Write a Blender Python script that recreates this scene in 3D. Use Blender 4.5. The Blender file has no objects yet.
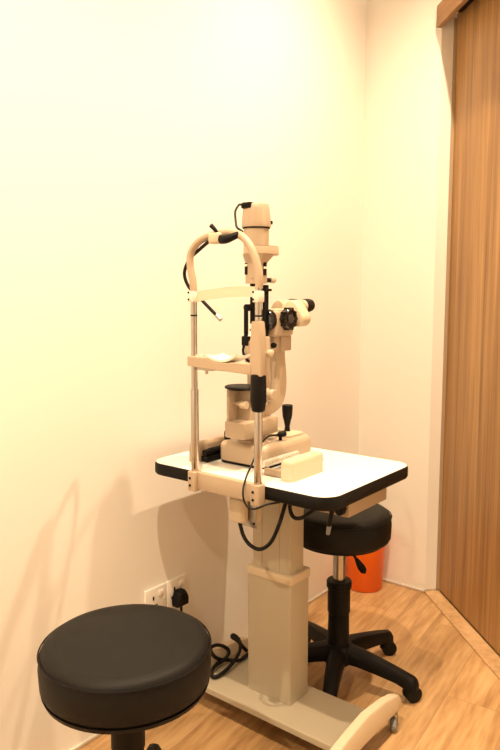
import bpy, bmesh, math, random
from mathutils import Vector, Matrix
random.seed(4)
SC = bpy.context.scene
COL = SC.collection
PI = math.pi
V = Vector
CAM = V((0, 0, 1.25))

# ---------------------------------------------------------------- materials
def mat(name, col, rough=.5, metal=0., spec=.5, bump=0., bscale=200., var=0., coat=0.):
    m = bpy.data.materials.new(name); m.use_nodes = True
    nt = m.node_tree; b = nt.nodes['Principled BSDF']
    b.inputs['Base Color'].default_value = (*col, 1)
    b.inputs['Roughness'].default_value = rough
    b.inputs['Metallic'].default_value = metal
    b.inputs['Specular IOR Level'].default_value = spec
    b.inputs['Coat Weight'].default_value = coat
    tc = nt.nodes.new('ShaderNodeTexCoord')
    n = nt.nodes.new('ShaderNodeTexNoise'); n.inputs['Scale'].default_value = bscale
    n.inputs['Detail'].default_value = 3
    nt.links.new(tc.outputs['Object'], n.inputs['Vector'])
    if bump:
        bp = nt.nodes.new('ShaderNodeBump'); bp.inputs['Strength'].default_value = bump
        bp.inputs['Distance'].default_value = .002
        nt.links.new(n.outputs['Fac'], bp.inputs['Height']); nt.links.new(bp.outputs['Normal'], b.inputs['Normal'])
    r = nt.nodes.new('ShaderNodeMapRange')
    r.inputs['To Min'].default_value = max(.02, rough - .05); r.inputs['To Max'].default_value = min(1, rough + .05)
    nt.links.new(n.outputs['Fac'], r.inputs['Value']); nt.links.new(r.outputs['Result'], b.inputs['Roughness'])
    return m

def wood(name, c1, c2, c3, scale, rough=.45, planks=None):
    m = bpy.data.materials.new(name); m.use_nodes = True
    nt = m.node_tree; L = nt.links.new; N = nt.nodes.new
    b = nt.nodes['Principled BSDF']; b.inputs['Roughness'].default_value = rough
    tc = N('ShaderNodeTexCoord'); mp = N('ShaderNodeMapping'); mp.inputs['Scale'].default_value = scale
    vec = tc.outputs['Object']
    if planks:
        pm = N('ShaderNodeMapping'); pm.inputs['Rotation'].default_value = (0, 0, planks[2])
        L(vec, pm.inputs['Vector'])
        br = N('ShaderNodeTexBrick'); br.offset = .37; br.inputs['Scale'].default_value = 1
        br.inputs['Brick Width'].default_value = planks[0]; br.inputs['Row Height'].default_value = planks[1]
        br.inputs['Mortar Size'].default_value = .0007; br.inputs['Mortar Smooth'].default_value = .3
        br.inputs['Color1'].default_value = (.1, .1, .1, 1); br.inputs['Color2'].default_value = (.9, .9, .9, 1)
        br.inputs['Mortar'].default_value = (0, 0, 0, 1)
        L(pm.outputs['Vector'], br.inputs['Vector'])
        off = N('ShaderNodeVectorMath'); off.operation = 'MULTIPLY_ADD'
        off.inputs[1].default_value = (3, 5, 2)
        L(br.outputs['Color'], off.inputs[0]); L(pm.outputs['Vector'], off.inputs[2])
        vec = off.outputs['Vector']
    L(vec, mp.inputs['Vector'])
    n1 = N('ShaderNodeTexNoise'); n1.inputs['Scale'].default_value = 1; n1.inputs['Detail'].default_value = 5
    n1.inputs['Distortion'].default_value = .25
    L(mp.outputs['Vector'], n1.inputs['Vector'])
    mp2 = N('ShaderNodeMapping'); mp2.inputs['Scale'].default_value = [s * 4.3 for s in scale]
    L(vec, mp2.inputs['Vector'])
    n2 = N('ShaderNodeTexNoise'); n2.inputs['Scale'].default_value = 1; n2.inputs['Detail'].default_value = 4
    L(mp2.outputs['Vector'], n2.inputs['Vector'])
    mx = N('ShaderNodeMix'); mx.data_type = 'FLOAT'; mx.inputs['Factor'].default_value = .4
    L(n1.outputs['Fac'], mx.inputs['A']); L(n2.outputs['Fac'], mx.inputs['B'])
    cr = N('ShaderNodeValToRGB'); e = cr.color_ramp.elements
    e[0].position = .34; e[0].color = (*c1, 1); e[1].position = .66; e[1].color = (*c3, 1)
    k = e.new(.5); k.color = (*c2, 1)
    L(mx.outputs['Result'], cr.inputs['Fac'])
    out = cr.outputs['Color']
    if planks:
        hs = N('ShaderNodeHueSaturation')
        mr = N('ShaderNodeMapRange'); mr.inputs['To Min'].default_value = .86; mr.inputs['To Max'].default_value = 1.12
        L(br.outputs['Color'], mr.inputs['Value']); L(mr.outputs['Result'], hs.inputs['Value'])
        L(out, hs.inputs['Color'])
        dk = N('ShaderNodeMix'); dk.data_type = 'RGBA'
        L(br.outputs['Fac'], dk.inputs['Factor']); L(hs.outputs['Color'], dk.inputs['A'])
        dk.inputs['B'].default_value = (c1[0] * .8, c1[1] * .8, c1[2] * .8, 1)
        out = dk.outputs['Result']
    L(out, b.inputs['Base Color'])
    bp = N('ShaderNodeBump'); bp.inputs['Strength'].default_value = .06; bp.inputs['Distance'].default_value = .002
    L(mx.outputs['Result'], bp.inputs['Height']); L(bp.outputs['Normal'], b.inputs['Normal'])
    return m

M = dict(
    wall=mat('wall_paint', (.86, .84, .80), .75, spec=.2, bump=.05, bscale=300),
    ceil=mat('ceiling_paint', (.86, .85, .82), .8, spec=.2),
    base=mat('skirting_white', (.62, .56, .48), .6),
    beige=mat('cream_enamel', (.48, .375, .272), .38, bump=.03, bscale=600),
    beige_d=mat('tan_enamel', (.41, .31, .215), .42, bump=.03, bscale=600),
    column=mat('grey_cream_powdercoat', (.46, .41, .315), .42, bump=.05, bscale=900),
    cream=mat('cream_plastic', (.63, .53, .39), .4),
    white=mat('white_plastic', (.84, .79, .70), .35),
    lam=mat('white_laminate', (.88, .87, .84), .3),
    black=mat('black_plastic', (.005, .0045, .0045), .5, spec=.18),
    rubber=mat('black_rubber', (.006, .006, .006), .6, spec=.25),
    gloss=mat('black_gloss', (.006, .006, .006), .15),
    leather=mat('black_leatherette', (.009, .0085, .008), .55, spec=.18, bump=.2, bscale=420),
    chrome=mat('brushed_chrome', (.50, .47, .44), .22, metal=1),
    steel=mat('dull_steel', (.48, .46, .42), .35, metal=1),
    rack=mat('machined_steel', (.75, .72, .66), .4, metal=.6),
    band=mat('cream_band', (.74, .65, .51), .45),
    dial=mat('dark_dial', (.05, .045, .045), .35),
    grey=mat('grey_plastic', (.20, .21, .215), .5),
    orange=mat('orange_plastic', (.95, .165, .003), .38),
    socket=mat('socket_white', (.84, .81, .76), .4),
    glass=mat('dark_lens', (.02, .022, .03), .05, coat=1),
    mirror=mat('mirror_white', (.85, .83, .78), .15),
    red=mat('red_mark', (.5, .05, .02), .4),
    door=wood('door_veneer', (.23, .112, .036), (.355, .192, .068), (.49, .285, .11), (26, 26, .7), .42),
    pelmet=wood('pelmet_veneer', (.24, .12, .045), (.35, .185, .08), (.44, .25, .115), (3, 3, 40), .45),
    floor=wood('floor_laminate', (.33, .18, .074), (.50, .30, .135), (.64, .42, .21), (2.2, 17, 3), .42, (1.25, .19, -PI / 2 - .1)),
    sill=wood('threshold_wood', (.42, .25, .12), (.58, .37, .19), (.68, .46, .26), (12, 12, 12), .42),
)

# ---------------------------------------------------------------- builders
SCALE = [1.0]
def T(p):
    p = V(p)
    return CAM + (p - CAM) * SCALE[0]

def box(bm, x0, x1, y0, y1, z0, z1, bev=0., seg=2):
    vs = [bm.verts.new((x, y, z)) for x in (x0, x1) for y in (y0, y1) for z in (z0, z1)]
    idx = [(0, 1, 3, 2), (4, 6, 7, 5), (0, 4, 5, 1), (2, 3, 7, 6), (0, 2, 6, 4), (1, 5, 7, 3)]
    fs = [bm.faces.new([vs[i] for i in f]) for f in idx]
    if bev:
        es = list({e for f in fs for e in f.edges})
        bmesh.ops.bevel(bm, geom=es, offset=bev, segments=seg, affect='EDGES', profile=.5)
    return vs

def frame(d):
    d = V(d).normalized(); a = V((0, 0, 1)) if abs(d.z) < .9 else V((1, 0, 0))
    u = d.cross(a).normalized(); w = d.cross(u).normalized()
    return u, w

def loft(bm, rings, cap=True, closed=False):
    R = [[bm.verts.new(p) for p in r] for r in rings]
    n = len(R[0])
    m = len(R)
    for i in range(m if closed else m - 1):
        A, B = R[i], R[(i + 1) % m]
        for j in range(n):
            bm.faces.new((A[j], A[(j + 1) % n], B[(j + 1) % n], B[j]))
    if cap and not closed:
        bm.faces.new(list(reversed(R[0]))); bm.faces.new(R[-1])
    return R

def lathe(bm, p, d, prof, n=32):
    """prof: (distance along d, radius)"""
    p = V(p); d = V(d).normalized(); u, w = frame(d)
    rings = []
    for t, r in prof:
        rings.append([p + d * t + (u * math.cos(2 * PI * k / n) + w * math.sin(2 * PI * k / n)) * max(r, 1e-4) for k in range(n)])
    loft(bm, rings)

def cyl(bm, a, b, r, r2=None, n=24, bev=0.):
    a = V(a); b = V(b); L = (b - a).length; r2 = r if r2 is None else r2
    if bev:
        pr = [(0, r - bev), (bev * .3, r - bev * .3), (bev, r), (L - bev, r2), (L - bev * .3, r2 - bev * .3), (L, r2 - bev)]
    else:
        pr = [(0, r), (L, r2)]
    lathe(bm, a, b - a, pr, n)

def spline(pts, k=8):
    pts = [V(p) for p in pts]; out = []
    for i in range(len(pts) - 1):
        p0 = pts[max(i - 1, 0)]; p1 = pts[i]; p2 = pts[i + 1]; p3 = pts[min(i + 2, len(pts) - 1)]
        for j in range(k):
            t = j / k
            out.append(.5 * ((2 * p1) + (p2 - p0) * t + (2 * p0 - 5 * p1 + 4 * p2 - p3) * t * t + (3 * p1 - p0 - 3 * p2 + p3) * t ** 3))
    out.append(pts[-1]); return out

def tube(bm, pts, r, n=12, k=8, smooth=True, radii=None):
    P = spline(pts, k) if smooth else [V(p) for p in pts]
    d0 = (P[1] - P[0]).normalized(); u, w = frame(d0)
    rings = []
    for i, p in enumerate(P):
        d = (P[min(i + 1, len(P) - 1)] - P[max(i - 1, 0)]).normalized()
        u = (u - d * u.dot(d)).normalized(); w = d.cross(u)
        rr = r if radii is None else radii[0] + (radii[1] - radii[0]) * i / (len(P) - 1)
        rings.append([p + (u * math.cos(2 * PI * j / n) + w * math.sin(2 * PI * j / n)) * rr for j in range(n)])
    loft(bm, rings)

def prism(bm, poly, a, b, axis):
    """extrude a 2D polygon from a to b along axis ('x','y','z'); poly in the two other axes in order"""
    def P(q, t):
        return {'x': (t, q[0], q[1]), 'y': (q[0], t, q[1]), 'z': (q[0], q[1], t)}[axis]
    loft(bm, [[P(q, a) for q in poly], [P(q, b) for q in poly]])

def rrect(x0, x1, y0, y1, r, n=8):
    out = []
    for cx, cy, a0 in ((x1 - r, y1 - r, 0), (x0 + r, y1 - r, 90), (x0 + r, y0 + r, 180), (x1 - r, y0 + r, 270)):
        for k in range(n + 1):
            a = math.radians(a0 + 90 * k / n); out.append((cx + r * math.cos(a), cy + r * math.sin(a)))
    return out

def rslab(bm, x0, x1, y0, y1, z0, z1, r, bt=0., bb=0., n=8):
    """slab with rounded plan corners, top edge rounded by bt, bottom by bb"""
    rings = []
    def ring(ins, z):
        return [(x, y, z) for x, y in rrect(x0 + ins, x1 - ins, y0 + ins, y1 - ins, max(r - ins, .001), n)]
    if bb:
        for k in range(4): a = k / 4 * PI / 2; rings.append(ring(bb * (1 - math.sin(a)), z0 + bb * (1 - math.cos(a))))
    rings.append(ring(0, z0 + bb))
    rings.append(ring(0, z1 - bt))
    if bt:
        for k in range(1, 5): a = k / 4 * PI / 2; rings.append(ring(bt * (1 - math.cos(a)), z1 - bt + bt * math.sin(a)))
    loft(bm, rings)

def stadium(c0, c1, r, n=10):
    c0 = V(c0); c1 = V(c1); d = (c1 - c0); a0 = math.atan2(d.y, d.x)
    out = []
    for k in range(n + 1): a = a0 - PI / 2 + PI * k / n; out.append((c1.x + r * math.cos(a), c1.y + r * math.sin(a)))
    for k in range(n + 1): a = a0 + PI / 2 + PI * k / n; out.append((c0.x + r * math.cos(a), c0.y + r * math.sin(a)))
    return out

ROOT = {}
def thing(name, label, cat, loc, group=None):
    o = bpy.data.objects.new(name, None); COL.objects.link(o)
    o.empty_display_size = .05
    o.location = loc; o['label'] = label; o['category'] = cat
    if group: o['group'] = group
    ROOT[o] = V(loc)
    return o

def obj(name, fn, m, parent=None, bev=0., seg=2, angle=35, label=None, kind=None, cat=None, group=None, flat=False):
    bm = bmesh.new(); fn(bm)
    for v in bm.verts: v.co = T(v.co)
    loc = V((0, 0, 0))
    r = parent
    while r is not None:
        if r in ROOT: loc = ROOT[r]; break
        r = r.parent
    if parent is None and kind != 'structure':
        loc = sum((v.co for v in bm.verts), V((0, 0, 0))) / max(1, len(bm.verts))
    for v in bm.verts: v.co -= loc
    bmesh.ops.recalc_face_normals(bm, faces=bm.faces)
    me = bpy.data.meshes.new(name); bm.to_mesh(me); bm.free()
    me.materials.append(M[m])
    if not flat:
        me.shade_smooth(); me.set_sharp_from_angle(angle=math.radians(angle))
    o = bpy.data.objects.new(name, me); COL.objects.link(o)
    if parent is None:
        o.location = loc
    else:
        o.parent = parent
    if bev:
        b = o.modifiers.new('bevel', 'BEVEL'); b.width = bev * SCALE[0]; b.segments = seg; b.limit_method = 'ANGLE'
        b.angle_limit = math.radians(40)
        b.harden_normals = False
    if label: o['label'] = label
    if kind: o['kind'] = kind
    if cat: o['category'] = cat
    if group: o['group'] = group
    return o

# ---------------------------------------------------------------- the room
XW, YB, ZC = -1.48, 2.645, 2.98
XR, YF = 2.1, -1.5
KX = -1.145                       # corner where the back wall meets the diagonal doorway
SUM = KX + YB                     # x + y on the diagonal face
def st(name, fn, m, **k): return obj(name, fn, m, kind='structure', **k)

st('floor', lambda b: box(b, XW - .1, XR + .1, YF - .1, YB + .35, -.05, 0), 'floor', flat=True)
st('ceiling', lambda b: box(b, XW - .1, XR + .1, YF - .1, YB + .35, ZC, ZC + .05), 'ceil', flat=True)
st('wall_left', lambda b: box(b, XW - .1, XW, YF - .1, YB + .35, 0, ZC), 'wall', flat=True)
def back(b):
    # back wall ending in a bevelled jamb that turns towards the sliding door
    j = .15 / math.sqrt(2)
    prism(b, [(XW, YB), (KX, YB), (KX + j, YB + j), (KX + j, YB + .3), (XW, YB + .3)], 0, ZC, 'z')
st('wall_back', back, 'wall', flat=True)
D = V((1, -1, 0)) / math.sqrt(2); Nn = V((1, 1, 0)) / math.sqrt(2); K = V((KX, YB, 0))
def dia(bm, t0, t1, n0, n1, z0, z1):
    q = [K + D * t + Nn * n for t, n in ((t0, n0), (t1, n0), (t1, n1), (t0, n1))]
    loft(bm, [[(p.x, p.y, z0) for p in q], [(p.x, p.y, z1) for p in q]])
st('wall_diagonal', lambda b: dia(b, 1.02, 2.45, 0, .15, 0, ZC), 'wall', flat=True)
st('wall_lintel', lambda b: dia(b, 0, 1.02, 0, .15, 2.36, ZC), 'wall', flat=True)
st('wall_right', lambda b: box(b, XR, XR + .1, YF - .1, 1.0, 0, ZC), 'wall', flat=True)
st('wall_side', lambda b: box(b, .58, XR + .1, .92, 1.02, 0, ZC), 'wall', flat=True)
st('wall_front', lambda b: box(b, XW - .1, XR + .1, YF - .1, YF, 0, ZC), 'wall', flat=True)
st('door_1', lambda b: dia(b, .0, 1.08, .062, .102, .012, 2.42), 'door', flat=True)
st('trim_1', lambda b: dia(b, -.004, 1.10, -.022, -.001, 2.304, 2.386), 'pelmet', bev=.003)
st('trim_2', lambda b: dia(b, .0, 1.06, -.004, .06, 0, .008), 'sill', bev=.003)
st('trim_3', lambda b: dia(b, .05, 1.0, .002, .058, 2.345, 2.375), 'black')
st('jamb_shade_strip', lambda b: dia(b, .001, .006, .048, .0615, .012, 2.34), 'beige_d')  # tan strip added in place of the shaded band along the jamb
st('baseboard_left', lambda b: box(b, XW, XW + .010, YF, YB, 0, .012), 'base', bev=.003)
st('baseboard_back', lambda b: box(b, XW, KX, YB - .010, YB, 0, .012), 'base', bev=.003)
st('baseboard_jamb', lambda b: dia(b, -.008, 0, 0, .06, 0, .012), 'base')

# ---------------------------------------------------------------- stools
def leg_path(c, ang, R, zh, zt):
    d = V((math.cos(ang), math.sin(ang), 0)); s = V((-d.y, d.x, 0)); c = V(c)
    return d, s, c

def stool(loc, rot, seat_z, r, R, dark_column, label, tall_collar, lever=None, rim=False, group=None):
    t = thing('rolling_stool', label, 'stool', loc, group)
    c = V(loc); th = .094
    def seat(b):
        pr = [(0, r - .012), (.004, r - .004), (.012, r), (th * .55, r + .002), (th - .018, r - .001), (th - .008, r - .006), (th - .002, r - .015), (th, r - .03), (th + .003, r * .5), (th + .004, .001)]
        lathe(b, c + V((0, 0, seat_z - th)), (0, 0, 1), pr, 96)
    s = obj('seat', seat, 'leather', t, angle=60)
    def pipe(b):
        n = 96; rr = r + .0005; z = seat_z - .015
        rings = []
        for k in range(n):
            a = 2 * PI * k / n; ct = c + V((rr * math.cos(a), rr * math.sin(a), z)); rd = V((math.cos(a), math.sin(a), 0))
            rings.append([ct + rd * .002 * math.cos(q) + V((0, 0, .002 * math.sin(q))) for q in [2 * PI * j / 6 for j in range(6)]])
        loft(b, rings, closed=True)
    obj('piping', pipe, 'black', s)
    obj('seat_base', lambda b: lathe(b, c + V((0, 0, seat_z - th - .012)), (0, 0, 1), [(0, r - .03), (.003, r - .006 if rim else r - .02), (.013, r - .002 if rim else r - .015)], 64), 'black', t)
    obj('seat_plate', lambda b: box(b, c.x - .07, c.x + .07, c.y - .07, c.y + .07, seat_z - th - .03, seat_z - th - .011, .004), 'black', t)
    cz = tall_collar if not dark_column else seat_z - th - .012
    obj('gas_column', lambda b: cyl(b, c + V((0, 0, cz - .05)), c + V((0, 0, seat_z - th - .02)), .021 if not dark_column else .03, n=32), 'black' if dark_column else 'chrome', t)
    obj('column_shroud', lambda b: lathe(b, c + V((0, 0, .10)), (0, 0, 1), [(0, .042), (.02, .036), ((cz - .1) * .55, .034), ((cz - .1) * .56, .037), (cz - .125, .037), (cz - .122, .041 if not dark_column else .038), (cz - .104, .041 if not dark_column else .038), (cz - .10, .038)], 32), 'black', t)
    obj('hub', lambda b: lathe(b, c + V((0, 0, .062)), (0, 0, 1), [(0, .045), (.01, .055), (.045, .055), (.065, .043)], 32), 'black', t)
    for k in range(5):
        a = rot + k * 2 * PI / 5
        d = V((math.cos(a), math.sin(a), 0)); w = V((-d.y, d.x, 0))
        def leg(b):
            rings = []
            low = ((R * .77, .090, .040, .0215), (R * .85, .066, .030, .0205), (R * .955, .056, .026, .019), (R + .004, .054, .026, .017), (R + .012, .046, .016, .012))
            high = ((R * .80, .098, .040, .0215), (R * .92, .090, .042, .021), (R + .004, .084, .046, .020), (R + .012, .076, .036, .017), (R + .017, .066, .022, .011))
            for u, zt, h, hw in ((.03, .128, .052, .030), (.08, .124, .050, .027), (R * .55, .112, .045, .024)) + (low if (k == 4 and not dark_column) else high):
                p = c + d * u
                ring = []
                for sx, sz in ((-1, -1), (-1, .25), (-.6, .85), (0, 1), (.6, .85), (1, .25), (1, -1)):
                    ring.append(p + w * hw * sx + V((0, 0, zt - h * .5 + h * .5 * sz)))
                rings.append(ring)
            loft(b, rings)
        obj('leg', leg, 'black', t, angle=40)
        sw = a + (.9, -.6, 2.2, .4, -1.5)[k]
        f = V((math.cos(sw), math.sin(sw), 0)); g = V((-f.y, f.x, 0))
        e = c + d * (R - .012); q = e + f * .012 + V((0, 0, .0255))
        def hood(b):
            lathe(b, e + V((0, 0, .024)), (0, 0, 1), [(0, .019), (.012, .019), (.022, .014), (.03, .006)], 20)
            lathe(b, q - g * .006, g, [(0, .024), (.012, .024)], 24)
        ca = obj('caster', hood, 'black', t)
        for sg in (-1, 1):
            obj('wheel', lambda b: lathe(b, q + g * (.007 if sg > 0 else -.019), g, [(0, .022), (.002, .0255), (.010, .0255), (.012, .022)], 24), 'rubber', ca)
    if lever:
        p0, p1, p2 = [c + V(x) for x in lever]
        def lv(b):
            tube(b, [p0, p1, p2], .0045, k=6)
        l = obj('height_lever', lv, 'black', t)
        dd = (p2 - p1).normalized()
        obj('paddle', lambda b: lathe(b, p1 + (p2 - p1) * .35, dd, [(0, .004), (.012, .008), (.035, .0125), (.05, .011), (.058, .004)], 20), 'black', l)
    return t

stool((-1.093, 1.842, 0), math.radians(6), .578, .162, .255, False,
      'black round padded stool with chrome column behind the white-topped table', .34,
      ((.02, .0, .475), (.035, .01, .445), (.075, .03, .375)), group=None)
stool((-1.068, .915, 0), math.radians(54), .528, .181, .285, True,
      'large black round padded stool nearest the camera, in front of the wall sockets', .30, None, rim=True)

# ---------------------------------------------------------------- waste bin
t = thing('waste_bin', 'bright orange plastic waste bin in the room corner behind the rear stool', 'bin', (-1.382, 2.542, 0))
c = V((-1.382, 2.542, 0))
obj('bin_body', lambda b: lathe(b, c, (0, 0, 1), [(.0, .073), (.004, .078), (.245, .090), (.245, .087), (.008, .075), (.008, .001)], 48), 'orange', t, angle=50)
obj('bin_rim', lambda b: lathe(b, c + V((0, 0, .236)), (0, 0, 1), [(0, .0905), (.002, .093), (.012, .094), (.014, .092), (.014, .0865), (0, .0865)], 48), 'orange', t)

# ---------------------------------------------------------------- wall sockets
def wall_socket(y, plug_y, label):
    z = .324
    t = thing('wall_socket', label, 'socket', (XW, y, z))
    obj('face_plate', lambda b: box(b, XW + .0005, XW + .010, y - .044, y + .044, z - .044, z + .044, .003), 'socket', t)
    obj('rocker_switch', lambda b: box(b, XW + .009, XW + .014, y + .010, y + .030, z + .014, z + .030, .0015), 'white', t)
    for yy, zz, hy, hz in ((0, .012, .003, .006), (-.011, -.012, .005, .0025), (.011, -.012, .005, .0025)):
        obj('pin_slot', lambda b: box(b, XW + .0085, XW + .0108, y - .012 + yy - hy, y - .012 + yy + hy, z + zz - hz, z + zz + hz), 'black', t)
    for zz in (-1, 1):
        obj('screw_cap', lambda b: cyl(b, (XW + .009, y + .034 * zz, z), (XW + .0112, y + .034 * zz, z), .004, n=12), 'white', t)
wall_socket(1.384, None, 'white wall socket on the left, empty, half hidden by the front stool')
wall_socket(1.475, None, 'white wall socket on the right, holding the black plug')
y, z = 1.472, .306
t = thing('mains_plug', 'black mains plug in the right-hand wall socket', 'plug', (XW + .012, y, z))
obj('plug_body', lambda b: loft(b, [[(XW + .0125, y + hy * 1.0, z + hz) for hy, hz in P6] for P6 in [[(-.024, -.022), (.024, -.022), (.026, .004), (.014, .028), (-.014, .028), (-.026, .004)]]] + [[(XW + dx, y + hy * s, z + hz * s) for hy, hz in [(-.024, -.022), (.024, -.022), (.026, .004), (.014, .028), (-.014, .028), (-.026, .004)]] for dx, s in ((.035, 1.0), (.045, .8))]), 'black', t, bev=.003)
obj('plug_cord', lambda b: tube(b, [(XW + .03, y, z - .02), (XW + .032, y - .002, z - .06), (XW + .04, y - .01, z - .16), (XW + .04, y - .01, z - .26), (XW + .05, y + .02, .005)], .0042), 'rubber', t)

# ================================================================ table and instruments
SCALE[0] = .99
FL = 1.25 - 1.25 / .99            # the floor, in the coordinates used below
def W(p): return T(p)

# ---- table
tb = thing('instrument_table', 'white-topped instrument table with black edge on a cream lifting column', 'table', W((-1.14, 1.56, FL)))
TX0, TX1, TY0, TY1 = -1.440, -.815, 1.327, 1.785
ZT = .78
obj('tabletop', lambda b: rslab(b, TX0 + .004, TX1 - .004, TY0 + .004, TY1 - .004, ZT - .027, ZT, .052, n=10), 'lam', tb)
def edge(b):
    A = rrect(TX0, TX1, TY0, TY1, .056, 10); B = rrect(TX0 + .0045, TX1 - .0045, TY0 + .0045, TY1 - .0045, .0515, 10)
    lo = ZT - .034; hi = ZT - .0015
    A2 = rrect(TX0 + .003, TX1 - .003, TY0 + .003, TY1 - .003, .053, 10)
    loft(b, [[(x, y, lo) for x, y in B], [(x, y, lo) for x, y in A2], [(x, y, lo + .005) for x, y in A], [(x, y, hi - .004) for x, y in A], [(x, y, hi + .001) for x, y in A2], [(x, y, hi + .001) for x, y in B]], closed=True)
obj('edge_band', edge, 'black', tb)
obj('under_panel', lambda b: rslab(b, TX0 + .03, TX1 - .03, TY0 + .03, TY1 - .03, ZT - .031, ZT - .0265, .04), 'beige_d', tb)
obj('top_bracket', lambda b: (box(b, -1.26, -1.02, 1.49, 1.64, .725, .748, .003)), 'column', tb)
def up(b):
    rslab(b, -1.209, -1.071, 1.530, 1.602, .40, .728, .006, n=3)
up_o = obj('upper_column', up, 'column', tb)
for xx in (-1.172, -1.108):
    obj('column_groove', lambda b: box(b, xx - .0012, xx + .0012, 1.5290, 1.531, .455, .722), 'beige_d', up_o)
lo_o = obj('lower_column', lambda b: rslab(b, -1.219, -1.061, 1.520, 1.616, .069, .456, .006, n=3), 'column', tb)
obj('column_collar', lambda b: rslab(b, -1.223, -1.057, 1.516, 1.620, .437, .462, .008, bt=.004, bb=.002, n=3), 'cream', lo_o)
obj('base_plate', lambda b: rslab(b, -1.37, -.85, 1.445, 1.648, .052, .071, .006, bt=.004), 'column', tb)
def foot(xc):
    def f(b):
        rings = []
        for yy, zt, zb in ((1.255, .064, .046), (1.275, .074, .044), (1.33, .088, .044), (1.45, .108, .046), (1.56, .120, .048), (1.66, .110, .048), (1.72, .096, .046), (1.752, .084, .045), (1.765, .068, .048)):
            hw = .016
            if yy < 1.27: hw = .011
            if yy > 1.745: hw = .011
            rings.append([(xc - hw, yy, zb), (xc + hw, yy, zb), (xc + hw, yy, zt - .008), (xc + hw * .72, yy, zt), (xc - hw * .72, yy, zt), (xc - hw, yy, zt - .008)])
        loft(b, rings)
    return f
for xc in (-1.390, -.838):
    obj('foot_bar', foot(xc), 'cream', tb, bev=.002)
def caster(x, y, sw):
    f = V((math.cos(sw), math.sin(sw), 0)); g = V((-f.y, f.x, 0)); p = V((x, y, 0)); r = .0205
    q = p + f * .013 + V((0, 0, FL + r))
    def fork(b):
        lathe(b, p + V((0, 0, FL + .043)), (0, 0, 1), [(0, .010), (.002, .014), (.007, .014), (.008, .009), (.010, .012), (.013, .012), (.014, .008), (.021, .008)], 20)
        for s in (-1, 1):
            cs = [p + V((0, 0, FL + .045)) - f * .010, p + V((0, 0, FL + .045)) + f * .016, q + f * .009 - V((0, 0, .004)), q - f * .006 - V((0, 0, .006))]
            loft(b, [[v + g * (s * .0115) for v in cs], [v + g * (s * .0140) for v in cs]])
    fk = obj('caster', fork, 'steel', tb, bev=.0005)
    obj('wheel', lambda b: lathe(b, q - g * .009, g, [(0, r - .006), (.001, r - .002), (.004, r), (.014, r), (.017, r - .002), (.018, r - .006)], 28), 'grey', fk)
    return fk
caster(-1.388, 1.335, 2.9); caster(-1.390, 1.71, .5); caster(-.838, 1.335, .8); caster(-.838, 1.732, -1.0)
# power box below the right end
pb = obj('power_box', lambda b: box(b, -1.005, -.868, 1.505, 1.72, .680, .7495, .003), 'beige_d', tb)
for xx in (-.902, -.880):
    obj('knob', lambda b: lathe(b, (xx, 1.505, .704), (0, -1, 0), [(0, .006), (.014, .006), (.015, .013 if xx > -.89 else .009), (.03, .012 if xx > -.89 else .008), (.032, .009)], 20), 'black', pb)
hl = obj('lift_lever', lambda b: tube(b, [(-.857, 1.43, .747), (-.852, 1.402, .738), (-.856, 1.398, .715), (-.863, 1.40, .688)], .0058), 'black', tb)
obj('lever_tip', lambda b: cyl(b, (-.862, 1.40, .690), (-.866, 1.401, .666), .0062, .005, n=14, bev=.0015), 'grey', hl)
# outlet plate on the underside beside the column
op = obj('outlet_bracket', lambda b: box(b, -1.150, -1.092, 1.398, 1.402, .632, .748, .001), 'steel', tb)
obj('outlet_body', lambda b: box(b, -1.160, -1.105, 1.402, 1.44, .64, .735, .004), 'cream', op)
for zz in (.645, .735):
    obj('screw', lambda b: cyl(b, (-1.098, 1.398, zz), (-1.098, 1.3955, zz), .003, n=10), 'black', op)

# ---- power cable from the outlet
pc = thing('power_cable', 'thick black cable looping down from a cream plug under the table', 'cable', W((-1.145, 1.38, .66)))
obj('cable_plug', lambda b: rslab(b, -1.166, -1.112, 1.366, 1.3975, .648, .714, .012, bt=.006, bb=.006), 'cream', pc)
obj('cable_cord', lambda b: tube(b, [(-1.136, 1.38, .655), (-1.115, 1.372, .617), (-1.09, 1.37, .596), (-1.057, 1.372, .591), (-1.026, 1.378, .616), (-1.009, 1.39, .663), (-1.004, 1.41, .713), (-1.008, 1.43, .746)], .0052), 'rubber', pc)
obj('lamp_cable', lambda b: tube(b, [(-.985, 1.41, .746), (-.985, 1.405, .712), (-.971, 1.40, .690), (-.946, 1.40, .692), (-.926, 1.42, .709), (-.909, 1.44, .729), (-.90, 1.45, .745)], .0052), 'rubber', None, label='short black cable sagging under the table edge right of the column', cat='cable')
obj('coiled_cable', lambda b: tube(b, [(-1.325, 1.655, 0.085), (-1.327, 1.616, 0.08), (-1.355, 1.589, 0.082), (-1.361, 1.551, 0.1), (-1.354, 1.514, 0.132), (-1.378, 1.531, 0.14), (-1.375, 1.558, 0.14), (-1.361, 1.581, 0.128), (-1.352, 1.59, 0.11), (-1.353, 1.571, 0.094), (-1.359, 1.534, 0.088), (-1.347, 1.497, 0.082), (-1.325, 1.49, 0.08), (-1.319, 1.532, 0.083), (-1.323, 1.585, 0.095), (-1.33, 1.62, 0.115), (-1.347, 1.636, 0.134), (-1.372, 1.639, 0.142), (-1.371, 1.628, 0.14), (-1.351, 1.634, 0.13), (-1.343, 1.651, 0.105), (-1.336, 1.663, 0.088)], .0058), 'rubber', None,
    label='black power cord coiled on the table base beside the column', cat='cable')

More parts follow.
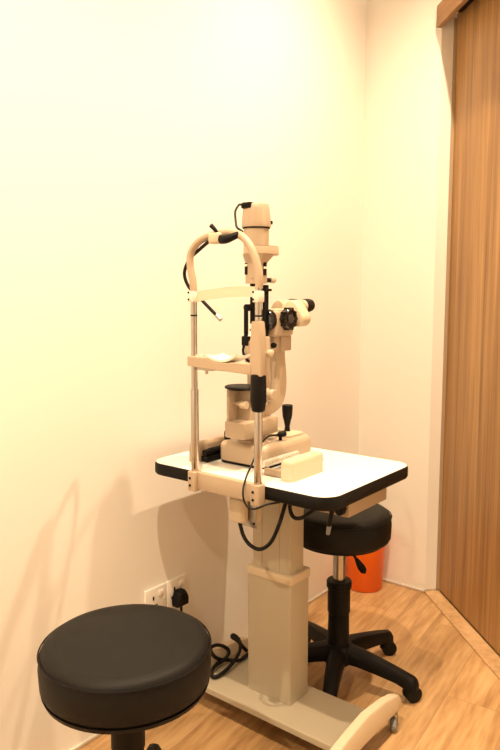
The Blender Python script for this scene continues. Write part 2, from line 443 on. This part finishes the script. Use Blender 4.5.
# ---- rail covers
def cover(x0, x1, y0, y1, label, rack_x, loc):
    t = thing('rail_cover', label, 'rail cover', W(loc))
    obj('cover_shell', lambda b: rslab(b, x0, x1, y0, y1, ZT + .0005, ZT + .056, .010, bt=.012, n=4), 'cream' if rack_x > -1.2 else 'beige_d', t)  # left cover gets the darker tan to put its shade into the colour
    obj('gear_rack', lambda b: (cyl(b, (rack_x, y0 + .02, ZT + .028), (rack_x, y1 + .03, ZT + .028), .009, n=20),
                                 [cyl(b, (rack_x, y0 + .04 + k * .012, ZT + .028), (rack_x, y0 + .046 + k * .012, ZT + .028), .0105, n=16) for k in range(9)]),
        'rack' if rack_x > -1.2 else 'black', t)
    return t
r1 = cover(-1.012, -.972, 1.396, 1.550, 'cream rail cover block on the tabletop right of the slit lamp', -1.083, (-.995, 1.47, ZT))
for ya in (1.415, 1.535):
    obj('rack_support', lambda b: box(b, -1.078, -1.010, ya, ya + .012, ZT + .001, ZT + .0195, .002), 'beige_d', r1)
obj('shaft_end', lambda b: cyl(b, (-.995, 1.545, ZT + .026), (-.995, 1.572, ZT + .026), .006, n=14), 'black', r1)
r2 = cover(-1.345, -1.312, 1.400, 1.70, 'long rail cover, toned tan for its shade, on the tabletop left of the slit lamp by the wall', -1.298, (-1.36, 1.55, ZT))
obj('rack_base', lambda b: box(b, -1.311, -1.286, 1.42, 1.70, ZT + .001, ZT + .018, .002), 'black', r2)

# ---- slit lamp
X0 = -1.185
sl = thing('slit_lamp', 'cream slit lamp microscope with black lenses standing on the tabletop', 'slit lamp', W((X0, 1.58, ZT)))
bs = obj('base', lambda b: rslab(b, -1.280, -1.104, 1.450, 1.706, ZT + .009, ZT + .064, .034, bt=.018, n=8), 'beige', sl)
obj('base_skirt', lambda b: rslab(b, -1.277, -1.107, 1.453, 1.703, ZT + .0005, ZT + .0095, .032, n=8), 'black', bs)
obj('top_plate', lambda b: rslab(b, -1.255, -1.128, 1.60, 1.69, ZT + .065, ZT + .069, .02, n=6), 'cream', bs)
def kn(b, p, r, h): lathe(b, p, (0, 0, 1), [(0, r * .8), (.004, r), (h - .003, r), (h, r * .8)], 18)
obj('lock_knob', lambda b: kn(b, (-1.262, 1.480, ZT + .06), .0095, .028), 'black', bs)
obj('cable_plug', lambda b: (cyl(b, (-1.130, 1.562, ZT + .060), (-1.130, 1.562, ZT + .078), .005, n=14), lathe(b, (-1.131, 1.549, ZT + .082), (.5, .85, .1), [(0, .004), (.006, .0085), (.022, .009), (.026, .007)], 16)), 'black', bs)
obj('signal_lead', lambda b: tube(b, [(-1.1322, 1.5468, .8616), (-1.1335, 1.525, .863), (-1.130, 1.495, .862), (-1.115, 1.44, .846), (-1.083, 1.37, .818), (-1.059, 1.315, .797), (-1.044, 1.284, .768), (-1.035, 1.283, .74), (-1.012, 1.285, .731), (-.987, 1.308, .742), (-.975, 1.345, .741)], .0026, n=8), 'rubber', None, label='thin dark lead from the slit lamp base over the table edge', cat='cable')
jy = obj('joystick', lambda b: lathe(b, (-1.181, 1.668, ZT + .064), (0, 0, 1), [(0, .020), (.003, .020), (.004, .010), (.010, .0085), (.020, .0075), (.035, .0105), (.05, .0145), (.075, .0165), (.084, .0165), (.086, .014)], 28), 'black', sl)
obj('turntable', lambda b: lathe(b, (-1.19, 1.510, ZT + .064), (0, 0, 1), [(0, .046), (.006, .044), (.008, .037), (.022, .036)], 36), 'beige_d', sl)
ph = obj('pivot_block', lambda b: (box(b, -1.219, -1.146, 1.416, 1.575, ZT + .084, ZT + .132, .006)), 'beige', sl)
def housing(b):
    # a narrow upright cradle open towards the patient
    box(b, -1.214, -1.160, 1.462, 1.486, .880, 1.000, .003)
    box(b, -1.216, -1.205, 1.422, 1.486, .880, 1.000, .003)
    box(b, -1.216, -1.155, 1.422, 1.486, .880, .900, .003)
hs = obj('rotation_cradle', housing, 'beige', sl)
obj('scale_drum', lambda b: (cyl(b, (-1.206, 1.450, .958), (-1.165, 1.450, .958), .007, n=18), cyl(b, (-1.178, 1.444, .958), (-1.160, 1.444, .958), .011, n=20)), 'cream', hs)
for zz in (.915, .935):
    obj('screw', lambda b: cyl(b, (-1.2105, 1.4225, zz), (-1.2105, 1.420, zz), .0028, n=10), 'steel', hs)
obj('cradle_cap', lambda b: lathe(b, (-1.190, 1.452, .999), (0, 0, 1), [(0, .034), (.004, .043), (.008, .044), (.011, .040), (.012, .01)], 36), 'black', sl)
# arms
obj('lamp_arm', lambda b: (box(b, -1.204, -1.160, 1.498, 1.526, .90, 1.075, .005), box(b, -1.204, -1.160, 1.488, 1.526, 1.055, 1.135, .005)), 'beige', sl)
def scope_arm(b):
    outer = [(1.652, 1.13), (1.655, 1.08), (1.662, 1.03), (1.663, .99), (1.655, .955), (1.635, .93), (1.60, .916), (1.55, .908), (1.47, .905)]
    inner = [(1.47, .94), (1.55, .945), (1.585, .955), (1.605, .972), (1.613, .995), (1.614, 1.03), (1.608, 1.08), (1.604, 1.13)]
    prism(b, [(p.x, p.y) for p in spline([V((a, c, 0)) for a, c in [(a - .013 * min(1, max(0, (a - 1.47) / .1)), c) for a, c in outer]], 4)] + [(p.x, p.y) for p in spline([V((a, c, 0)) for a, c in [(a - .013 * min(1, max(0, (a - 1.47) / .1)), c) for a, c in inner]], 4)], X0 - .014, X0 + .014, 'x')
obj('microscope_arm', scope_arm, 'beige', sl, bev=.003)
pk = obj('pivot_knob', lambda b: (cyl(b, (-1.195, 1.560, .974), (-1.165, 1.560, .974), .009, n=18), lathe(b, (-1.170, 1.560, .974), (1, 0, 0), [(0, .010), (.004, .016), (.016, .0165), (.020, .013)], 24)), 'beige', sl)
# microscope body
def body(b):
    box(b, -1.214, -1.146, 1.560, 1.652, 1.142, 1.218, .010, 3)
    box(b, -1.212, -1.158, 1.604, 1.656, 1.098, 1.142, .004)
bd = obj('microscope_body', body, 'beige', sl)
obj('body_top', lambda b: rslab(b, -1.210, -1.150, 1.566, 1.655, 1.214, 1.222, .012, bt=.004, n=4), 'cream', bd)
ln = obj('objective_lens', lambda b: lathe(b, (-1.176, 1.562, 1.190), (0, -1, 0), [(0, .032), (.014, .032), (.018, .030), (.018, .025), (.012, .023), (.012, .001)], 36), 'gloss', sl)
obj('lens_glass', lambda b: lathe(b, (-1.176, 1.5505, 1.190), (0, -1, 0), [(0, .022), (.003, .016), (.004, .001)], 28), 'glass', ln)
def drum(b):
    lathe(b, (-1.148, 1.609, 1.193), (1, 0, 0), [(0, .0285), (.003, .031), (.018, .031), (.022, .028), (.022, .022), (.019, .021), (.019, .001)], 36)
    for k in range(10):
        a = 2 * PI * k / 10
        p = V((-1.137, 1.609 + .030 * math.cos(a), 1.193 + .030 * math.sin(a)))
        cyl(b, p - V((.008, 0, 0)), p + V((.009, 0, 0)), .0045, n=8)
dm = obj('magnification_drum', drum, 'gloss', sl)
obj('drum_dial', lambda b: (lathe(b, (-1.1295, 1.609, 1.193), (1, 0, 0), [(0, .014), (.003, .013), (.003, .001)], 20), [cyl(b, (-1.1295, 1.609 + .017 * math.cos(a), 1.193 + .017 * math.sin(a)), (-1.1275, 1.609 + .017 * math.cos(a), 1.193 + .017 * math.sin(a)), .0022, n=8) for a in (0, 1.2, 2.5, 3.8, 5.0)]), 'dial', dm)
obj('clamp_knob', lambda b: lathe(b, (-1.158, 1.575, 1.118), (.3, -1, 0), [(0, .004), (.012, .004), (.013, .008), (.022, .008)], 16), 'black', sl)
obj('clamp_post', lambda b: box(b, -1.20, -1.165, 1.578, 1.61, 1.10, 1.142, .003), 'beige', bd)
# binocular head
obj('binocular_bridge', lambda b: box(b, -1.228, -1.146, 1.648, 1.690, 1.168, 1.212, .008, 3), 'cream', sl)
for sg, xe in ((1, -1.150), (-1, -1.220)):
    c0 = V((xe - .012 * sg, 1.224)); c1 = V((xe + .010 * sg, 1.192))
    def prismbox(b):
        rings = []
        for yy, ins in ((1.652, .004), (1.654, .0015), (1.660, 0), (1.692, 0), (1.697, .0015), (1.700, .004)):
            rings.append([(x, yy, z) for x, z in stadium(c0, c1, .0235 - ins)])
        loft(b, rings)
    pr = obj('prism_housing', prismbox, 'cream', sl, angle=50, label=None)
    ep = obj('eyepiece', lambda b: lathe(b, (c0.x + .004 * sg, 1.698, c0.y + .004), (0, 1, .06), [(0, .0195), (.018, .019), (.020, .018)], 24), 'cream', pr)
    obj('eyecup', lambda b: lathe(b, (c0.x + .004 * sg, 1.714, c0.y + .005), (0, 1, .06), [(0, .0190), (.006, .0212), (.026, .0208), (.038, .0185), (.044, .012), (.044, .009), (.02, .008), (.02, .001)], 28), 'rubber', pr)
# illumination tower
LX, LY = -1.185, 1.518
def neck(b):
    rings = []
    for zz, hx, hy, r in ((1.293, .024, .021, .004), (1.296, .0245, .0215, .005), (1.345, .0245, .0215, .006), (1.352, .026, .023, .008), (1.362, .031, .028, .016), (1.374, .036, .036, .028)):
        rings.append([(x, y, zz) for x, y in rrect(LX - hx, LX + hx, LY - hy, LY + hy + (.02 if zz > 1.37 else .008 if zz > 1.36 else 0), r, 6)])
    loft(b, rings)
nk = obj('lamp_neck', neck, 'beige', sl, angle=50)
obj('slot_plate', lambda b: box(b, LX - .024, LX - .014, LY - .0235, LY - .0205, 1.318, 1.350, .001), 'black', nk)
obj('slot_plate', lambda b: box(b, LX + .0235, LX + .0265, LY + .0, LY + .013, 1.316, 1.352, .001), 'black', nk)
obj('slider', lambda b: box(b, LX - .023, LX - .013, LY - .0255, LY - .023, 1.341, 1.347, .0005), 'white', nk)
obj('slider', lambda b: box(b, LX + .026, LX + .0285, LY + .0, LY + .015, 1.334, 1.340, .0005), 'white', nk)
obj('screw', lambda b: cyl(b, (LX + .002, LY - .021, 1.308), (LX + .002, LY - .0235, 1.308), .0026, n=10), 'steel', nk)
kb = obj('aperture_knob', lambda b: lathe(b, (LX + .018, LY + .021, 1.303), (.35, 1, 0), [(0, .004), (.016, .004), (.017, .008), (.027, .0085), (.032, .006)], 18), 'beige', nk)
obj('knob_stem', lambda b: cyl(b, (LX + .018, LY + .021, 1.303), (LX + .0225, LY + .034, 1.303), .0068, n=14), 'black', kb)
obj('filter_disc', lambda b: loft(b, [[(x, y, zz) for x, y in stadium((LX, LY), (LX, LY + .046), r, 16)] for zz, r in ((1.374, .0345), (1.376, .0365), (1.394, .0365), (1.396, .0355))]), 'beige', sl)
obj('disc_seam', lambda b: loft(b, [[(x, y, zz) for x, y in stadium((LX, LY), (LX, LY + .046), .0350, 16)] for zz in (1.3955, 1.3985)]), 'beige_d', sl)
lh = obj('lamp_housing', lambda b: lathe(b, (LX, LY, 1.398), (0, 0, 1), [(0, .0358), (.046, .0358), (.047, .034)], 40), 'beige', sl)
obj('housing_seam', lambda b: lathe(b, (LX, LY, 1.4445), (0, 0, 1), [(0, .036), (.001, .0385), (.004, .0385), (.005, .036)], 40), 'black', lh)
def cap(b):
    n = 72; rings = []
    for zz, r in ((1.4485, .0405), (1.452, .0412), (1.47, .0405), (1.495, .0378), (1.508, .0362), (1.512, .0335), (1.513, .028), (1.513, .001)):
        ring = []
        for k in range(n):
            a = 2 * PI * k / n
            rib = (.0011 if (k % 4) < 2 else 0) if (1.46 < zz < 1.509 and -.9 < math.sin(a + 2.9) < .95) else 0
            ring.append((LX + (r - rib) * math.cos(a), LY + (r - rib) * math.sin(a), zz))
        rings.append(ring)
    loft(b, rings)
cp = obj('lamp_cap', cap, 'beige', sl, angle=45)
obj('vent_slot', lambda b: box(b, LX + .026, LX + .036, LY + .016, LY + .030, 1.457, 1.467, .002), 'black', cp)
obj('cap_plug', lambda b: box(b, LX - .024, LX + .010, LY - .040, LY - .018, 1.498, 1.515, .004), 'black', cp)
mt = obj('mirror_tower', lambda b: (
    box(b, LX - .021, LX - .009, 1.515, 1.530, 1.180, 1.295, .002),
    box(b, LX + .008, LX + .021, 1.535, 1.550, 1.068, 1.290, .002),
    box(b, LX + .004, LX + .030, 1.530, 1.552, 1.272, 1.279, .001),
    box(b, LX - .022, LX + .012, 1.515, 1.55, 1.140, 1.165, .002)), 'black', sl)
obj('filter_rod', lambda b: (cyl(b, (-1.205, 1.497, 1.135), (-1.205, 1.497, 1.232), .0065, n=14), cyl(b, (-1.205, 1.497, 1.226), (-1.205, 1.515, 1.226), .010, n=14), box(b, -1.215, -1.188, 1.487, 1.512, 1.118, 1.146, .003)), 'black', mt)
obj('mirror_prism', lambda b: prism(b, [(1.492, 1.146), (1.517, 1.146), (1.517, 1.176)], -1.195, -1.170, 'x'), 'mirror', mt)
obj('curved_lead', lambda b: tube(b, [(-1.205, 1.494, 1.135), (-1.207, 1.486, 1.105), (-1.195, 1.482, 1.085), (-1.18, 1.485, 1.072)], .004), 'black', mt)

# ---- chin rest
CY = 1.313
cr = thing('chin_rest', 'cream head and chin rest frame on two chrome posts clamped to the table edge', 'chin rest', W((-1.125, CY, .76)))
PXL, PXR = -1.234, -1.018
mb = obj('mounting_bar', lambda b: box(b, PXL + .008, PXR - .008, CY - .006, CY + .0135, .738, .786, .003), 'beige', cr)
for px in (PXL, PXR):
    cl = obj('post_clamp', lambda b: rslab(b, px - .014, px + .014, CY - .018, CY + .0135, .734, .788, .006, bt=.002, bb=.002, n=4), 'beige', mb)
    for zz in (.748, .770):
        obj('clamp_screw', lambda b: cyl(b, (px - .006, CY - .0175, zz), (px - .006, CY - .0195, zz), .0032, n=10), 'black', cl) if False else cyl
    def scr(b):
        for zz in (.750, .770):
            cyl(b, (px - .003, CY - .0175, zz), (px - .003, CY - .0198, zz), .0036, n=10)
    obj('clamp_screws', scr, 'black', cl)
pl = obj('post', lambda b: cyl(b, (PXL, CY, .786), (PXL, CY, 1.272), .0085, n=24), 'chrome', cr)
obj('post_sleeve', lambda b: cyl(b, (PXL, CY, .787), (PXL, CY, 1.010), .0108, n=24, bev=.001), 'chrome', pl)
obj('post_ring', lambda b: cyl(b, (PXL, CY, 1.205), (PXL, CY, 1.209), .0092, n=24), 'black', pl)
pr_ = obj('post', lambda b: cyl(b, (PXR, CY, .786), (PXR, CY, 1.280), .0085, n=24), 'chrome', cr)
obj('post_sleeve', lambda b: cyl(b, (PXR, CY, .787), (PXR, CY, .985), .0108, n=24, bev=.001), 'chrome', pr_)
obj('post_ring', lambda b: cyl(b, (PXR, CY, 1.207), (PXR, CY, 1.211), .0092, n=24), 'black', pr_)
arch_pts = [(PXL, CY, 1.270), (PXL - .003, CY, 1.300), (PXL - .011, CY, 1.335), (PXL - .010, CY, 1.365), (-1.226, CY, 1.390), (-1.195, CY, 1.406), (-1.150, CY, 1.414), (-1.110, CY, 1.415), (-1.077, CY, 1.407), (-1.049, CY, 1.385), (-1.029, CY, 1.352), (-1.018, CY, 1.318), (-1.015, CY, 1.295), (-1.017, CY, 1.278)]
obj('arch', lambda b: tube(b, arch_pts, .0096, n=20), 'beige', cr)
def strap(b):
    n = 24; rings = []
    for i in range(n + 1):
        u = i / n; x = PXL + .006 + (PXR - PXL - .012) * u; bow = math.sin(PI * u)
        yy = CY + .004 + .022 * bow; z0 = 1.244 + .006 * bow + .010 * u
        rings.append([(x, yy - .0025, z0), (x, yy + .0025, z0), (x, yy + .0025, z0 + .026), (x, yy - .0025, z0 + .026)])
    loft(b, rings)
obj('forehead_band', strap, 'band', cr)
for px in (PXL, PXR):
    bk = obj('band_bracket', lambda b: box(b, px - .0100, px + .0100, CY - .013, CY + .012, 1.242, 1.270, .003), 'white', cr)
    def scr(b):
        for dz in (1.249, 1.267):
            cyl(b, (px - .006, CY - .012, dz), (px - .006, CY - .0145, dz), .0028, n=10)
    obj('bracket_screws', scr, 'black', bk)
def chinbar(b):
    top = [(-1.245, 1.100), (-1.175, 1.099), (-1.160, 1.095), (-1.145, 1.090), (-1.110, 1.089), (-1.085, 1.092), (-1.03, 1.091)]
    bot = [(-1.03, 1.064), (-1.10, 1.067), (-1.18, 1.069), (-1.245, 1.074)]
    prism(b, top + bot, CY - .016, CY + .012, 'y')
cb = obj('chin_bar', chinbar, 'beige', cr, bev=.002)
def cup(b):
    nx, ny = 14, 8; g = []
    for i in range(nx + 1):
        row = []
        for j in range(ny + 1):
            u = -1 + 2 * i / nx; v = -1 + 2 * j / ny
            row.append((-1.128 + u * .048, CY + .018 + v * .034, 1.092 + .016 * u * u * (1 if u > 0 else .7) + .004 * v * v))
        g.append(row)
    outline = lambda dz: [(p[0], p[1], p[2] + dz) for p in []]
    top = [[b.verts.new(p) for p in row] for row in g]
    bo = [[b.verts.new((p[0], p[1], p[2] - .006)) for p in row] for row in g]
    for i in range(nx):
        for j in range(ny):
            b.faces.new((top[i][j], top[i + 1][j], top[i + 1][j + 1], top[i][j + 1]))
            b.faces.new((bo[i][j], bo[i][j + 1], bo[i + 1][j + 1], bo[i + 1][j]))
    for i in range(nx):
        b.faces.new((top[i][0], bo[i][0], bo[i + 1][0], top[i + 1][0])); b.faces.new((top[i][ny], top[i + 1][ny], bo[i + 1][ny], bo[i][ny]))
    for j in range(ny):
        b.faces.new((top[0][j], top[0][j + 1], bo[0][j + 1], bo[0][j])); b.faces.new((top[nx][j], bo[nx][j], bo[nx][j + 1], top[nx][j + 1]))
obj('chin_cup', cup, 'white', cr)
obj('paper_pin', lambda b: (cyl(b, (-1.225, CY, 1.096), (-1.225, CY, 1.104), .004, n=12), cyl(b, (-1.205, CY, 1.096), (-1.205, CY, 1.104), .004, n=12)), 'white', cb)
obj('under_plate', lambda b: (box(b, -1.215, -1.165, CY - .010, CY + .010, 1.064, 1.071, .001), cyl(b, (-1.190, CY, 1.064), (-1.190, CY, 1.054), .004, n=10)), 'steel', cb)
def slide(b):
    loft(b, [[(x, y, zz) for x, y in rrect(PXR - hx, PXR + hx, CY - .014, CY + hy, .004, 3)] for zz, hx, hy in ((1.062, .0175, .012), (1.066, .0185, .012), (1.15, .0165, .012), (1.192, .0125, .011), (1.196, .011, .010))])
sb = obj('slide_block', slide, 'beige', cr)
obj('slide_guide', lambda b: box(b, PXR + .002, PXR + .016, CY + .010, CY + .028, 1.030, 1.158, .003), 'beige', sb)
obj('guide_knob', lambda b: lathe(b, (PXR + .016, CY + .018, 1.118), (1, 0, 0), [(0, .006), (.006, .009), (.012, .009), (.014, .006)], 16), 'cream', sb)
obj('height_handle', lambda b: lathe(b, (PXR, CY, .972), (0, 0, 1), [(0, .0135), (.003, .0165), (.022, .0195), (.026, .0205), (.085, .0195), (.092, .0185), (.094, .015)], 28), 'black', cr)
# fixation lamp on the arch
fx = obj('fixation_clamp', lambda b: (box(b, -1.165, -1.126, CY - .022, CY + .004, 1.388, 1.416, .007, 3)), 'cream', cr)
obj('clamp_lever', lambda b: tube(b, [(-1.140, CY - .012, 1.415), (-1.145, CY - .016, 1.424), (-1.155, CY - .018, 1.434)], .005, radii=(.004, .0062)), 'black', fx)
obj('fixation_handle', lambda b: tube(b, [(-1.122, CY - .016, 1.398), (-1.106, CY - .018, 1.397), (-1.092, CY - .014, 1.401), (-1.078, CY - .002, 1.409)], .01, n=16, radii=(.0120, .0080)), 'black', fx)
gn = obj('flexible_neck', lambda b: tube(b, [(-1.155, CY - .012, 1.399), (-1.173, CY - .006, 1.396), (-1.214, 1.320, 1.381), (-1.264, 1.330, 1.355), (-1.287, 1.334, 1.320), (-1.281, 1.342, 1.285), (-1.252, 1.348, 1.259), (-1.217, 1.350, 1.230), (-1.180, 1.350, 1.202)], .0046, n=12), 'rubber', fx)
obj('lamp_tip', lambda b: (cyl(b, (-1.187, 1.350, 1.2075), (-1.172, 1.350, 1.196), .0058, n=14)), 'steel', gn)
obj('lamp_lead', lambda b: tube(b, [(-1.080, 1.3265, 1.4165), (-1.088, 1.332, 1.420), (-1.114, 1.347, 1.431), (-1.162, 1.40, 1.456), (-1.188, 1.43, 1.484), (-1.195, 1.452, 1.503), (-1.199, 1.465, 1.507), (-1.200, 1.4768, 1.507)], .0032, n=8), 'rubber', None, label='short thin black lead from the lamp head down to the fixation lamp handle', cat='cable')
SCALE[0] = 1.0

# ---------------------------------------------------------------- lights
def spot(name, loc, power, size, blend, col, rad, target):
    l = bpy.data.lights.new(name, 'SPOT'); l.energy = power; l.spot_size = math.radians(size); l.spot_blend = blend
    l.color = col; l.shadow_soft_size = rad
    o = bpy.data.objects.new(name, l); COL.objects.link(o); o.location = loc
    o.rotation_euler = (V(target) - V(loc)).to_track_quat('-Z', 'Y').to_euler()
    return o
WARM = (1, .755, .49)
for ly, pw in ((1.95, 205), (.58, 222), (-.82, 255)):                    # a row of recessed ceiling lamps along the left wall
    spot('downlight', (-.685, ly, 2.96), pw, 130, 1, WARM, .018, (-.685, ly, 0))

w = bpy.data.worlds.new('room_world'); SC.world = w; w.use_nodes = True
w.node_tree.nodes['Background'].inputs['Color'].default_value = (1, .75, .5, 1)
w.node_tree.nodes['Background'].inputs['Strength'].default_value = .05

# ---------------------------------------------------------------- camera
cd = bpy.data.cameras.new('camera'); co = bpy.data.objects.new('camera', cd); COL.objects.link(co)
cd.sensor_fit = 'VERTICAL'; cd.sensor_height = 36; cd.lens = 677 / 750 * 36
co.location = CAM
yaw, pit = math.radians(38.5), math.radians(6.4)
f = V((-math.sin(yaw) * math.cos(pit), math.cos(yaw) * math.cos(pit), -math.sin(pit)))
co.rotation_euler = f.to_track_quat('-Z', 'Y').to_euler()
cd.clip_start = .05
SC.camera = co
vs = SC.view_settings
vs.view_transform = 'Standard'; vs.look = 'None'; vs.exposure = 0.0; vs.gamma = 1; vs.use_curve_mapping = False
